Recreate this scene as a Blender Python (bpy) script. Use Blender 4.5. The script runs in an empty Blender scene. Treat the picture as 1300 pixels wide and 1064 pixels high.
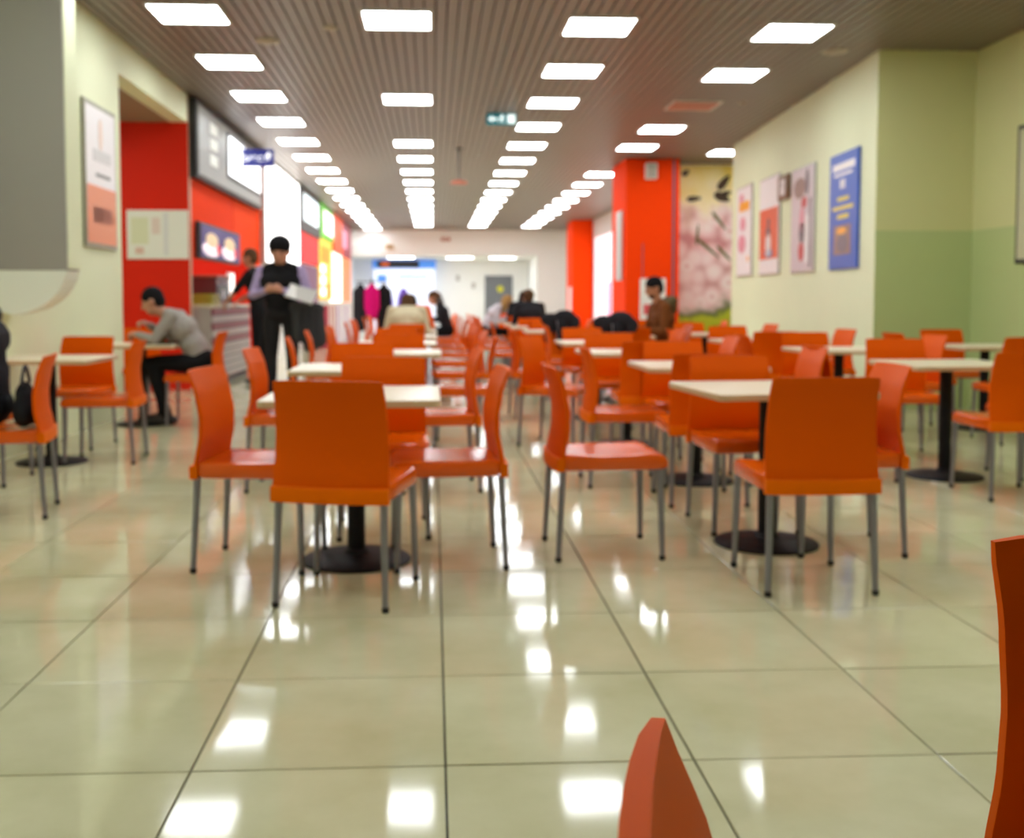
import bpy, bmesh, math, random
from mathutils import Vector, Matrix, Euler

random.seed(7)
SC = bpy.context.scene
COL = SC.collection
PI = math.pi

# ------------------------------------------------------------------ camera
FPX = 1340.0                       # focal length in pixels of the 1300 px wide frame
CX, CY = 620.0, 455.0              # principal point
VX, VY = 550.0, 380.0              # vanishing point of the hall
HC = 1.11                          # eye height
pitch = math.atan((CY - VY) / FPX)
yaw = math.atan((CX - VX) * math.cos(pitch) / FPX)
cam_d = bpy.data.cameras.new('camera')
cam_d.sensor_width = 36.0
cam_d.lens = 36.0 * FPX / 1300.0
cam_d.shift_x = (650.0 - CX) / 1300.0
cam_d.shift_y = -(532.0 - CY) / 1300.0
cam_d.clip_start = 0.02
cam_d.dof.use_dof = True           # the photograph is out of focus: focused on the near foreground
cam_d.dof.focus_distance = 1.05
cam_d.dof.aperture_fstop = 6.2
cam = bpy.data.objects.new('camera', cam_d)
COL.objects.link(cam)
cam.location = (0, 0, HC)
cam.rotation_euler = (PI / 2 - pitch, 0, -yaw)
SC.camera = cam

# ------------------------------------------------------------------ world, exposure
w = bpy.data.worlds.new('world')
SC.world = w
w.use_nodes = True
w.node_tree.nodes['Background'].inputs[0].default_value = (0.9, 0.95, 1, 1)
w.node_tree.nodes['Background'].inputs[1].default_value = 0.02
SC.view_settings.view_transform = 'Standard'
SC.view_settings.look = 'None'
SC.view_settings.gamma = 1.0
SC.view_settings.use_curve_mapping = False
SC.view_settings.exposure = 0.35
LIGHT = 12.0                       # radiance of the ceiling panels
CEIL = 3.59
XL = -2.97                         # left wall plane
YB = -3.2                          # wall behind the camera
YE = 38.0                          # far end of the hall

# ------------------------------------------------------------------ helpers
def lin(c):
    out = []
    for v in c[:3]:
        v = v / 255.0
        out.append(v / 12.92 if v <= 0.04045 else ((v + 0.055) / 1.055) ** 2.4)
    return (out[0], out[1], out[2], 1.0)

MATS = {}
def mat(name, rgb, rough=0.5, metal=0.0, emit=0.0, var=0.0, scale=20.0, bump=0.0, spec=0.5, coat=0.0):
    m = bpy.data.materials.new(name)
    m.use_nodes = True
    nt = m.node_tree
    b = nt.nodes['Principled BSDF']
    c = lin(rgb)
    b.inputs['Base Color'].default_value = c
    b.inputs['Roughness'].default_value = rough
    b.inputs['Metallic'].default_value = metal
    b.inputs['Specular IOR Level'].default_value = spec
    b.inputs['Coat Weight'].default_value = coat
    if emit > 0:
        b.inputs['Emission Color'].default_value = c
        b.inputs['Emission Strength'].default_value = emit
    if var > 0 or bump > 0:
        tc = nt.nodes.new('ShaderNodeTexCoord')
        nz = nt.nodes.new('ShaderNodeTexNoise')
        nz.inputs['Scale'].default_value = scale
        nz.inputs['Detail'].default_value = 4.0
        nt.links.new(tc.outputs['Object'], nz.inputs['Vector'])
        if var > 0:
            mx = nt.nodes.new('ShaderNodeMix')
            mx.data_type = 'RGBA'
            nt.links.new(nz.outputs['Fac'], mx.inputs['Factor'])
            mx.inputs['A'].default_value = tuple(max(0, v * (1 - var)) for v in c[:3]) + (1,)
            mx.inputs['B'].default_value = tuple(min(1, v * (1 + var)) for v in c[:3]) + (1,)
            nt.links.new(mx.outputs['Result'], b.inputs['Base Color'])
            if emit > 0:
                nt.links.new(mx.outputs['Result'], b.inputs['Emission Color'])
        if bump > 0:
            bp = nt.nodes.new('ShaderNodeBump')
            bp.inputs['Strength'].default_value = bump
            bp.inputs['Distance'].default_value = 0.004
            nt.links.new(nz.outputs['Fac'], bp.inputs['Height'])
            nt.links.new(bp.outputs['Normal'], b.inputs['Normal'])
    MATS[name] = m
    return m

def link(o, parent=None):
    COL.objects.link(o)
    if parent is not None:
        o.parent = parent
    return o

class MB:
    """collects shapes into one bmesh"""
    def __init__(self):
        self.bm = bmesh.new()
    def box(self, x0, x1, y0, y1, z0, z1, mi=0):
        vs = [self.bm.verts.new(p) for p in ((x0,y0,z0),(x1,y0,z0),(x1,y1,z0),(x0,y1,z0),(x0,y0,z1),(x1,y0,z1),(x1,y1,z1),(x0,y1,z1))]
        for f in ((0,3,2,1),(4,5,6,7),(0,1,5,4),(1,2,6,5),(2,3,7,6),(3,0,4,7)):
            self.bm.faces.new([vs[i] for i in f]).material_index = mi
        return self
    def bevel(self, w, seg=2):
        bmesh.ops.bevel(self.bm, geom=list(self.bm.edges), offset=w, segments=seg, affect='EDGES', profile=0.5)
        return self
    def loft(self, rings, cap=True, closed=True):
        rs = [[self.bm.verts.new(p) for p in r] for r in rings]
        n = len(rs[0])
        for a, b in zip(rs[:-1], rs[1:]):
            for i in range(n if closed else n - 1):
                j = (i + 1) % n
                self.bm.faces.new((a[i], a[j], b[j], b[i]))
        if cap:
            self.bm.faces.new(list(reversed(rs[0])))
            self.bm.faces.new(rs[-1])
        return self
    def tube(self, p0, p1, r0, r1=None, n=12):
        r1 = r0 if r1 is None else r1
        p0, p1 = Vector(p0), Vector(p1)
        d = (p1 - p0).normalized()
        a = d.orthogonal().normalized()
        b = d.cross(a)
        R = lambda p, r: [p + (a * math.cos(t) + b * math.sin(t)) * r for t in [2 * PI * i / n for i in range(n)]]
        return self.loft([R(p0, r0), R(p1, r1)])
    def lathe(self, prof, n=32, c=(0, 0, 0)):
        c = Vector(c)
        rings = [[c + Vector((r * math.cos(2*PI*i/n), r * math.sin(2*PI*i/n), z)) for i in range(n)] for r, z in prof]
        return self.loft(rings)
    def prism(self, pts, axis, a, b):
        """pts: 2D outline; axis: the extrusion axis"""
        def P(u, v, t):
            return {'x': (t, u, v), 'y': (u, t, v), 'z': (u, v, t)}[axis]
        return self.loft([[P(u, v, a) for u, v in pts], [P(u, v, b) for u, v in pts]])
    def ell(self, c, r, M=None, nu=16, nv=10):
        c = Vector(c)
        rings = []
        for k in range(nv + 1):
            ph = -PI / 2 + PI * (k + 0.0001 + (0 if k < nv else -0.0002)) / nv
            ring = []
            for i in range(nu):
                t = 2 * PI * i / nu
                p = Vector((r[0] * math.cos(ph) * math.cos(t), r[1] * math.cos(ph) * math.sin(t), r[2] * math.sin(ph)))
                if M is not None:
                    p = M @ p
                ring.append(c + p)
            rings.append(ring)
        return self.loft(rings)
    def mesh(self, name, smooth=False):
        bmesh.ops.recalc_face_normals(self.bm, faces=self.bm.faces)
        me = bpy.data.meshes.new(name)
        self.bm.to_mesh(me)
        self.bm.free()
        if smooth:
            for p in me.polygons:
                p.use_smooth = True
            try:
                me.set_sharp_from_angle(angle=math.radians(40))
            except Exception:
                pass
        return me
    def build(self, name, m, parent=None, smooth=False):
        me = self.mesh(name, smooth)
        for mm in (m if isinstance(m, (list, tuple)) else [m]):
            me.materials.append(mm)
        return link(bpy.data.objects.new(name, me), parent)

def tag(o, label, cat, group=None):
    o['label'] = label
    o['category'] = cat
    if group:
        o['group'] = group
    return o

def struct(o, label=None, kind='structure'):
    o['kind'] = kind
    if label:
        o['label'] = label
    return o

def empty(name, loc=(0, 0, 0), rz=0.0):
    o = bpy.data.objects.new(name, None)
    o.location = loc
    o.rotation_euler = (0, 0, rz)
    o.empty_display_size = 0.1
    return link(o)

def part(name, me, parent, loc=None, rot=None):
    o = bpy.data.objects.new(name, me)
    if loc: o.location = loc
    if rot: o.rotation_euler = rot
    return link(o, parent)

def boxpart(name, m, parent, x0, x1, y0, y1, z0, z1, bev=0.0):
    mb = MB().box(min(x0,x1), max(x0,x1), min(y0,y1), max(y0,y1), min(z0,z1), max(z0,z1))
    if bev: mb.bevel(bev)
    return mb.build(name, m, parent)

def text_mesh(body, size, extrude=0.002):
    cu = bpy.data.curves.new('lettering', 'FONT')
    cu.body = body
    cu.size = size
    cu.extrude = extrude
    cu.align_x = 'CENTER'
    cu.align_y = 'CENTER'
    ob = bpy.data.objects.new('lettering_tmp', cu)
    COL.objects.link(ob)
    dg = bpy.context.evaluated_depsgraph_get()
    me = bpy.data.meshes.new_from_object(ob.evaluated_get(dg))
    me.name = 'lettering'
    bpy.data.objects.remove(ob)
    return me

# ------------------------------------------------------------------ materials
M_orange  = mat('orange_plastic', (228, 90, 0), rough=0.45, var=0.05, scale=3, spec=0.05)
M_oseat   = mat('orange_seat_polished', (230, 92, 0), rough=0.2, var=0.05, scale=3, spec=0.55)
M_rail    = mat('orange_plastic_edge', (238, 108, 0), rough=0.45, spec=0.05)
M_steel   = mat('brushed_leg_steel', (146, 144, 154), rough=0.38, metal=0.85)
M_foot    = mat('black_rubber', (25, 24, 24), rough=0.7)
M_top     = mat('cream_laminate', (238, 224, 192), rough=0.28, var=0.05, scale=12)
M_edge    = mat('cream_laminate_edge', (205, 180, 135), rough=0.4)
M_blackm  = mat('black_powder_coat', (18, 16, 19), rough=0.55, spec=0.25)
M_grout   = mat('grout', (62, 56, 44), rough=0.9, var=0.2, scale=30)
M_slat    = mat('ceiling_slat', (132, 122, 112), rough=0.42, metal=0.15, var=0.04, scale=2)
M_void    = mat('ceiling_void', (46, 40, 36), rough=0.9)
M_wallL   = mat('pale_green_paint', (232, 238, 200), rough=0.6, var=0.03, scale=2, bump=0.03)
M_white   = mat('white_paint', (244, 245, 244), rough=0.6, var=0.02, scale=2)
M_red     = mat('red_paint', (222, 36, 4), rough=0.6, var=0.06, scale=1.5, spec=.2)
M_opanel  = mat('orange_panel', (255, 66, 0), rough=0.75, var=0.03, scale=1, spec=0.1)
M_boxshade = mat('cabinet_shade_grey', (158, 154, 146), rough=0.5, var=0.03, scale=3)  # grey imitates shade on the cabinet's front face
M_softw   = mat('soft_white_plastic', (236, 240, 226), rough=0.5)
M_lamp    = mat('lamp_diffuser', (246, 251, 255), rough=0.5, emit=LIGHT)
M_frame   = mat('lamp_frame', (235, 232, 226), rough=0.4)
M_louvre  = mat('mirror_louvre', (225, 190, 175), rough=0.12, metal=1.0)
M_alu     = mat('aluminium_frame', (190, 190, 182), rough=0.35, metal=0.7)
M_paper   = mat('poster_paper', (240, 236, 232), rough=0.45)
M_dkgrey  = mat('dark_grey_panel', (58, 56, 58), rough=0.5)
M_black   = mat('black_panel', (18, 17, 18), rough=0.5)

def floor_mat():
    m = bpy.data.materials.new('polished_porcelain')
    m.use_nodes = True
    nt = m.node_tree
    b = nt.nodes['Principled BSDF']
    tc = nt.nodes.new('ShaderNodeTexCoord')
    oi = nt.nodes.new('ShaderNodeObjectInfo')
    geo = nt.nodes.new('ShaderNodeNewGeometry')
    nz = nt.nodes.new('ShaderNodeTexNoise')
    nz.inputs['Scale'].default_value = 2.2
    nz.inputs['Detail'].default_value = 6
    nz.inputs['Roughness'].default_value = 0.6
    nt.links.new(geo.outputs['Position'], nz.inputs['Vector'])
    r = nt.nodes.new('ShaderNodeValToRGB')
    r.color_ramp.elements[0].position = 0.3
    r.color_ramp.elements[0].color = lin((196, 192, 150))
    r.color_ramp.elements[1].position = 0.75
    r.color_ramp.elements[1].color = lin((220, 216, 178))
    nt.links.new(nz.outputs['Fac'], r.inputs['Fac'])
    hsv = nt.nodes.new('ShaderNodeHueSaturation')
    mp = nt.nodes.new('ShaderNodeMapRange')
    mp.inputs['To Min'].default_value = 0.94
    mp.inputs['To Max'].default_value = 1.05
    nt.links.new(oi.outputs['Random'], mp.inputs['Value'])
    nt.links.new(mp.outputs['Result'], hsv.inputs['Value'])
    nt.links.new(r.outputs['Color'], hsv.inputs['Color'])
    nt.links.new(hsv.outputs['Color'], b.inputs['Base Color'])
    b.inputs['Roughness'].default_value = 0.07
    b.inputs['Specular IOR Level'].default_value = 0.5
    nz2 = nt.nodes.new('ShaderNodeTexNoise')
    nz2.inputs['Scale'].default_value = 3.0
    nz2.inputs['Detail'].default_value = 1
    nt.links.new(geo.outputs['Position'], nz2.inputs['Vector'])
    bp = nt.nodes.new('ShaderNodeBump')
    bp.inputs['Strength'].default_value = 0.06
    bp.inputs['Distance'].default_value = 0.01
    nt.links.new(nz2.outputs['Fac'], bp.inputs['Height'])
    nt.links.new(bp.outputs['Normal'], b.inputs['Normal'])
    return m
M_floor = floor_mat()

def two_tone():
    """pale upper and greener lower wall paint, the boundary 1.8 m above the floor"""
    m = bpy.data.materials.new('two_tone_green_paint')
    m.use_nodes = True
    nt = m.node_tree
    b = nt.nodes['Principled BSDF']
    geo = nt.nodes.new('ShaderNodeNewGeometry')
    sp = nt.nodes.new('ShaderNodeSeparateXYZ')
    nt.links.new(geo.outputs['Position'], sp.inputs[0])
    gt = nt.nodes.new('ShaderNodeMath')
    gt.operation = 'GREATER_THAN'
    gt.inputs[1].default_value = 1.80
    nt.links.new(sp.outputs['Z'], gt.inputs[0])
    mx = nt.nodes.new('ShaderNodeMix')
    mx.data_type = 'RGBA'
    mx.inputs['A'].default_value = lin((190, 206, 142))
    mx.inputs['B'].default_value = lin((216, 218, 158))
    nt.links.new(gt.outputs[0], mx.inputs['Factor'])
    nt.links.new(mx.outputs['Result'], b.inputs['Base Color'])
    b.inputs['Roughness'].default_value = 0.6
    return m
M_two = two_tone()

# ------------------------------------------------------------------ floor with its tiles
TS = 0.6
X0T, Y0T = 0.026, 2.46
floor = struct(MB().box(-5.6, 8.6, YB, 44.0, -0.10, -0.006).build('floor', M_grout))
def tile_rings(s, g=0.0028, c=0.0009, t=0.014):
    h = s / 2 - g
    sq = lambda e, z: [(-e, -e, z), (e, -e, z), (e, e, z), (-e, e, z)]
    return [sq(h, -t), sq(h, -c), sq(h - c, 0.0)]
tile_me = MB().loft(tile_rings(TS)).mesh('tile')
tile_me.materials.append(M_floor)
tiles = []
for i in range(-9, 15):
    for j in range(-9, 70):
        x = X0T + TS * (i + 0.5)
        y = Y0T + TS * (j + 0.5)
        if x < -5.3 or x > 8.3 or y < YB + 0.3 or y > 43.7:
            continue
        px = VX + x * FPX / max(y, 0.3)
        seen = y > 1.7 and -60 < px < 1360
        tiles.append((0 if seen else 1, y, x))
tiles.sort()
rest = MB()
for k, (s, y, x) in enumerate(tiles):
    ta, tb = random.gauss(0, 0.0011), random.gauss(0, 0.0011)
    if k < 300 and s == 0:
        part('tile', tile_me, floor, (x, y, 0), (ta, tb, 0))
    else:
        R = Euler((ta * 0.7, tb * 0.7, 0)).to_matrix()
        rest.loft([[R @ Vector(p) + Vector((x, y, 0)) for p in r] for r in tile_rings(TS)])
struct(rest.build('tile_field', M_floor, floor), kind='stuff')

# ------------------------------------------------------------------ ceiling with its slats
ceiling = struct(MB().box(-5.6, 8.6, YB, 44.0, CEIL + 0.035, CEIL + 0.2).build('ceiling', M_void))
slat_me = MB().loft([[(-0.043, YB, CEIL + .02), (-0.043, YB, CEIL + .004), (-0.039, YB, CEIL), (0.039, YB, CEIL), (0.043, YB, CEIL + .004), (0.043, YB, CEIL + .02)],
                     [(-0.043, YE, CEIL + .02), (-0.043, YE, CEIL + .004), (-0.039, YE, CEIL), (0.039, YE, CEIL), (0.043, YE, CEIL + .004), (0.043, YE, CEIL + .02)]]).mesh('slat')
slat_me.materials.append(M_slat)
for k in range(0, 104):
    x = XL + 0.05 + 0.1 * k
    part('slat', slat_me, ceiling, (x, 0, 0))

# ------------------------------------------------------------------ walls
def wall(name, m, *boxes):
    mb = MB()
    for b in boxes: mb.box(*b)
    return struct(mb.build(name, m))
WT = CEIL + 0.02
wall_left = wall('wall_left', M_wallL, (XL - 0.2, XL, YB, 10.29, 0, WT), (XL - 0.2, XL, 10.29, 13.1, 3.25, WT))
wall('wall_back', M_white, (-5.6, 8.6, YB - 0.2, YB, 0, WT))
# niche behind the opening in the left wall
wall('wall_niche_red', M_red, (-5.2, XL - 0.0, 13.1, 13.2, 0, 3.4))
wall('wall_niche_side', M_wallL, (-5.3, -5.2, 9.9, 13.2, 0, 3.4), (-5.2, XL - 0.2, 9.9, 10.1, 0, 3.4))
struct(boxpart('ceiling_niche', mat('niche_ceiling', (150, 128, 104), rough=0.7), None, -5.2, XL - 0.2, 10.1, 13.1, 3.25, 3.4))
e = empty('ceiling_light', (-4.45, 11.6, 3.25)); tag(e, 'unseen ceiling panel added inside the red niche on the left', 'ceiling light')  # lamp added out of view to brighten the niche
boxpart('frame', M_frame, e, -.31, .31, -.31, .31, -.014, -.001); boxpart('diffuser', M_lamp, e, -.289, .289, -.289, .289, -.018, -.014)
# poster wall (slightly skewed), its return and the right wall
pw0, pw1 = Vector((4.44, 10.45)), Vector((4.85, 17.0))
mb = MB().prism([(pw0.x, pw0.y), (5.6, 10.45), (8.0, 10.45), (8.0, 17.0), (pw1.x, pw1.y)], 'z', 0, WT)
wall_poster = struct(mb.build('wall_poster', M_wallL))
# paint the return face in the two-tone green
wall_poster.data.materials.append(M_two)
for p in wall_poster.data.polygons:
    if p.normal.y < -0.9: p.material_index = 1
wall('wall_right', M_two, (5.44, 5.64, YB, 10.449, 0, WT))
# alcove with the blossom mural
def mural_mat():
    m = bpy.data.materials.new('blossom_print')
    m.use_nodes = True
    nt = m.node_tree; L = nt.links
    b = nt.nodes['Principled BSDF']
    b.inputs['Roughness'].default_value = 0.4
    geo = nt.nodes.new('ShaderNodeNewGeometry')
    sp = nt.nodes.new('ShaderNodeSeparateXYZ'); L.new(geo.outputs['Position'], sp.inputs[0])
    nz = nt.nodes.new('ShaderNodeTexNoise'); nz.inputs['Scale'].default_value = 1.8; nz.inputs['Detail'].default_value = 3
    L.new(geo.outputs['Position'], nz.inputs['Vector'])
    ad = nt.nodes.new('ShaderNodeMath'); ad.operation = 'MULTIPLY_ADD'; ad.inputs[1].default_value = 1.5
    L.new(nz.outputs['Fac'], ad.inputs[0]); L.new(sp.outputs['Z'], ad.inputs[2])
    mr = nt.nodes.new('ShaderNodeMapRange'); mr.inputs['From Min'].default_value = 1.0; mr.inputs['From Max'].default_value = 4.4
    L.new(ad.outputs[0], mr.inputs['Value'])
    r = nt.nodes.new('ShaderNodeValToRGB')
    els = r.color_ramp.elements
    els[0].position = 0.0; els[0].color = lin((150, 176, 20))
    els[1].position = 1.0; els[1].color = lin((250, 226, 110))
    for p, c in ((0.13, (190, 196, 40)), (0.18, (96, 112, 60)), (0.25, (246, 214, 214)), (0.42, (250, 228, 228)), (0.6, (236, 176, 180)), (0.7, (252, 234, 220)), (0.82, (255, 242, 190))):
        e = els.new(p); e.color = lin(c)
    L.new(mr.outputs['Result'], r.inputs['Fac'])
    # petals
    vo = nt.nodes.new('ShaderNodeTexVoronoi'); vo.inputs['Scale'].default_value = 3.6
    L.new(geo.outputs['Position'], vo.inputs['Vector'])
    r2 = nt.nodes.new('ShaderNodeValToRGB')
    r2.color_ramp.elements[0].position = 0.0; r2.color_ramp.elements[0].color = lin((214, 96, 120))
    r2.color_ramp.elements[1].position = 0.8; r2.color_ramp.elements[1].color = lin((206, 130, 134))
    e = r2.color_ramp.elements.new(0.2); e.color = lin((255, 240, 240))
    e = r2.color_ramp.elements.new(0.5); e.color = lin((250, 216, 220))
    L.new(vo.outputs['Distance'], r2.inputs['Fac'])
    band = nt.nodes.new('ShaderNodeValToRGB')
    band.color_ramp.elements[0].position = 0.2; band.color_ramp.elements[0].color = (0, 0, 0, 1)
    band.color_ramp.elements[1].position = 0.85; band.color_ramp.elements[1].color = (0, 0, 0, 1)
    for p in (0.28, 0.68):
        e = band.color_ramp.elements.new(p); e.color = (0.75, 0.75, 0.75, 1)
    L.new(mr.outputs['Result'], band.inputs['Fac'])
    mx = nt.nodes.new('ShaderNodeMix'); mx.data_type = 'RGBA'
    L.new(band.outputs['Color'], mx.inputs['Factor']); L.new(r.outputs['Color'], mx.inputs['A']); L.new(r2.outputs['Color'], mx.inputs['B'])
    L.new(mx.outputs['Result'], b.inputs['Base Color'])
    return m
M_mural = mural_mat()
wall('wall_alcove', M_white, (4.4, 8.2, 19.3, 19.5, 0, WT), (8.0, 8.2, 17.0, 19.3, 0, WT))
mural = MB().box(4.42, 7.9, 19.285, 19.3, 0.5, 3.56).build('mural', M_mural)
mr_e = empty('blossom_mural', (4.42, 19.28, 0.5))
mural.parent = mr_e; mural.location = (-4.42, -19.3, -0.5); mural.name = 'print_panel'
tag(mr_e, 'large pink blossom photo mural on the wall behind the orange column', 'mural')
M_leaf = mat('printed_leaf', (74, 52, 34), rough=0.45)
M_leaf2 = mat('printed_stem', (110, 104, 48), rough=0.45)
def leaf(cx, cz, l, wd, a, m):
    pts = []
    for i in range(12):
        t = 2 * PI * i / 12
        u, v = l * math.cos(t), wd * math.sin(t) * (1 - 0.35 * math.cos(t))
        pts.append((cx - 4.42 + u * math.cos(a) - v * math.sin(a), cz - 0.5 + u * math.sin(a) + v * math.cos(a)))
    MB().prism(pts, 'y', -0.022, -0.014).build('printed_leaf', m, mr_e)
for args in ((5.33, 3.25, .17, .07, .9), (5.30, 2.98, .16, .08, -.4), (5.38, 3.05, .1, .05, .3), (4.62, 3.42, .08, .05, .6), (4.78, 2.95, .14, .05, .1)):
    leaf(*args, M_leaf)
for args in ((5.25, 2.55, .22, .03, -.9), (5.05, 2.05, .3, .03, -.7), (4.85, 2.3, .2, .025, 1.5), (5.35, 1.95, .2, .03, -.8)):
    leaf(*args, M_leaf2)

# far part of the right side, end wall with its recess
wall('wall_far_right', M_white, (5.05, 5.25, 19.5, YE + 4, 0, WT))
soff = 2.68
wall('wall_end', M_white, (-5.6, -3.1, YE, YE + 0.2, 0, WT), (-3.1, 3.75, YE, YE + 0.2, soff, WT), (3.75, 5.05, YE, YE + 0.2, 0, WT))
wall('wall_recess', M_white, (-3.3, 3.95, 42.0, 42.2, 0, soff + 0.1), (-3.3, -3.1, YE + 0.2, 42.0, 0, soff + 0.1), (3.75, 3.95, YE + 0.2, 42.0, 0, soff + 0.1))
struct(boxpart('ceiling_recess', M_white, None, -3.1, 3.75, YE + 0.2, 42.0, soff, soff + 0.1))
# grey double door in the recess
door = struct(boxpart('door_1', mat('door_grey', (112, 116, 122), rough=0.5), None, 2.05, 3.15, 41.94, 42.0, 0, 2.05))
boxpart('door_leaf', MATS['door_grey'], door, 2.08, 2.595, 41.925, 41.94, 0.02, 2.02, 0.004)
boxpart('door_leaf', MATS['door_grey'], door, 2.605, 3.12, 41.925, 41.94, 0.02, 2.02, 0.004)
boxpart('door_handle', M_steel, door, 2.53, 2.56, 41.89, 41.925, 0.95, 1.12, 0.003)
MB().lathe([(0.0005, 0), (0.13, 0.001), (0.13, 0.006), (0.0005, 0.007)], 20).build('warning_disc', mat('warning_yellow', (210, 205, 40)), door).location = (2.66, 41.925, 1.52)
door.children[-1].rotation_euler = (PI / 2, 0, 0)

# ------------------------------------------------------------------ ceiling lamps
lamp_frame_me = None
def lamp(x, y, label, on=True, group='square ceiling light panels'):
    global lamp_frame_me
    e = empty('ceiling_light', (x, y, CEIL))
    tag(e, label, 'ceiling light', group)
    if lamp_frame_me is None:
        mb = MB()
        s, b = 0.31, 0.29
        mb.box(-s, s, -s, -b, -.014, .004).box(-s, s, b, s, -.014, .004).box(-s, -b, -b, b, -.014, .004).box(b, s, -b, b, -.014, .004)
        lamp.f = mb.mesh('frame'); lamp.f.materials.append(M_frame)
        lamp.d = MB().box(-.289, .289, -.289, .289, -.010, -.002).mesh('diffuser'); lamp.d.materials.append(M_lamp)
        lamp_frame_me = lamp.f
    part('frame', lamp.f, e)
    if on:
        part('diffuser', lamp.d, e)
    else:
        boxpart('reflector_tray', M_louvre, e, -.289, .289, -.289, .289, -.006, -.002)
        for k in range(-2, 3):
            boxpart('louvre_blade', M_louvre, e, k * .096 - .003, k * .096 + .003, -.289, .289, -.012, -.006)
        for k in range(4):
            y0 = -.21 + k * .14
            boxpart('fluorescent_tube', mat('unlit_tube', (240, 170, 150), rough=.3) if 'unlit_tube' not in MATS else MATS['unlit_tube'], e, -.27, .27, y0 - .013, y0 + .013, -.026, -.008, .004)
    return e
ORD = ['first', 'second', 'third', 'fourth', 'fifth', 'sixth', 'seventh', 'eighth', 'ninth', 'tenth', 'eleventh', 'twelfth', 'thirteenth', 'fourteenth', 'fifteenth', 'sixteenth']
cols = [(-2.11, 9.44, 'leftmost row', ()), (-0.31, 9.55, 'row left of the hall\'s middle', (1, 3)), (1.51, 9.68, 'row right of the hall\'s middle', ()), (3.33, 9.80, 'rightmost row', (5,))]
for ci, (x, y0, nm, skip) in enumerate(cols):
    n = 0
    for k in range(-4, 16):
        y = y0 + 1.86 * k
        if y > YE - 0.6 or (k in skip): continue
        if ci == 1 and k in (-1, -3): continue
        if k >= 0:
            off = (ci == 3 and k == 2)
            lb = ('unlit louvred square ceiling lamp reflecting orange, in the %s' % nm) if off else ('glowing square ceiling panel, %s from us in the %s' % (ORD[n], nm))
            n += 1
            lamp(x, y, lb, not off)
        else:
            lamp(x, y, 'square ceiling panel above the camera, %s of the %s' % (ORD[k + 4], nm))
lamp(4.98, 17.75, 'single glowing ceiling panel above the blossom mural alcove')
lamp(6.8, 17.9, 'added ceiling panel deeper in the mural alcove, hidden by the poster wall')  # extra lamp, out of sight, to brighten the mural

# ------------------------------------------------------------------ chairs
def back_y(z):
    # lumbar curve of the backrest
    pts = [(0.37, -.222), (0.45, -.212), (0.55, -.194), (0.63, -.192), (0.72, -.208), (0.83, -.245)]
    for (z0, a), (z1, b) in zip(pts[:-1], pts[1:]):
        if z <= z1:
            t = (z - z0) / (z1 - z0)
            return a + (b - a) * (t * t * (3 - 2 * t) * 0.5 + t * 0.5)
    return pts[-1][1]
def chair_back_mesh():
    nu, nv = 10, 16
    mb = MB()
    bm = mb.bm
    z0, z1 = 0.435, 0.822
    F, B = [], []
    for j in range(nv + 1):
        v = j / nv
        fr, br = [], []
        for i in range(nu + 1):
            u = -1 + 2 * i / nu
            zt = z1 - 0.004 * (abs(u) ** 12)
            z = z0 + (zt - z0) * v
            hw = 0.216 - 0.014 * v
            if v > 0.94:
                hw -= 0.0015 * ((v - 0.94) / 0.06) ** 2
            x = hw * u
            y = back_y(z) - 0.016 * (1 - u * u)
            th = 0.027 * (1 - 0.45 * abs(u) ** 4) * (1 - 0.35 * v ** 8)
            fr.append(bm.verts.new((x, y + th / 2, z)))
            br.append(bm.verts.new((x, y - th / 2, z)))
        F.append(fr); B.append(br)
    for j in range(nv):
        for i in range(nu):
            bm.faces.new((F[j][i], F[j][i+1], F[j+1][i+1], F[j+1][i]))
            bm.faces.new((B[j][i+1], B[j][i], B[j+1][i], B[j+1][i+1]))
        bm.faces.new((F[j][0], F[j+1][0], B[j+1][0], B[j][0]))
        bm.faces.new((F[j][nu], B[j][nu], B[j+1][nu], F[j+1][nu]))
    for i in range(nu):
        bm.faces.new((F[nv][i], F[nv][i+1], B[nv][i+1], B[nv][i]))
        bm.faces.new((F[0][i+1], F[0][i], B[0][i], B[0][i+1]))
    return mb.mesh('backrest', True)
def chair_seat_mesh():
    rings = []
    # sections from rear to front: y, half width, bottom, top
    for y, hw, zb, zt in ((-.205, .206, .392, .448), (-.19, .213, .386, .452), (-.05, .214, .386, .449), (.10, .214, .386, .452), (.19, .213, .386, .455), (.222, .208, .388, .446), (.236, .202, .394, .43)):
        r = 0.013
        sec = []
        for cx, cz, a0 in ((hw - r, zb + r, -PI/2), (hw - r, zt - r, 0), (-hw + r, zt - r, PI/2), (-hw + r, zb + r, PI)):
            for k in range(3):
                a = a0 + k * PI / 4
                sec.append((cx + r * math.cos(a), y, cz + r * math.sin(a)))
            if cz > 0.412 and cx > 0:
                for q in (0.5, 0.0, -0.5):
                    sec.append((q * 2 * (hw - r) * 0.66, y, zt - 0.007 * (1 - abs(q)) * (1 if -.19 < y < .2 else 0)))
        rings.append(sec)
    return MB().loft(rings).mesh('seat', True)
def chair_rail_mesh():
    # the band that closes the shell behind the seat
    rings = []
    for i in range(11):
        u = -1 + 0.2 * i
        x = 0.218 * u
        y = -.222 - 0.016 * (1 - u * u)
        rings.append([(x, y - .017, .384), (x, y - .017, .432), (x, y - .011, .440), (x, y + .016, .440), (x, y + .016, .384)])
    return MB().loft(rings).mesh('rear_rail', True)
ME_back, ME_seat, ME_rail = chair_back_mesh(), chair_seat_mesh(), chair_rail_mesh()
ME_back.materials.append(M_orange); ME_seat.materials.append(M_oseat); ME_rail.materials.append(M_rail)
LEGS = []
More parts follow.
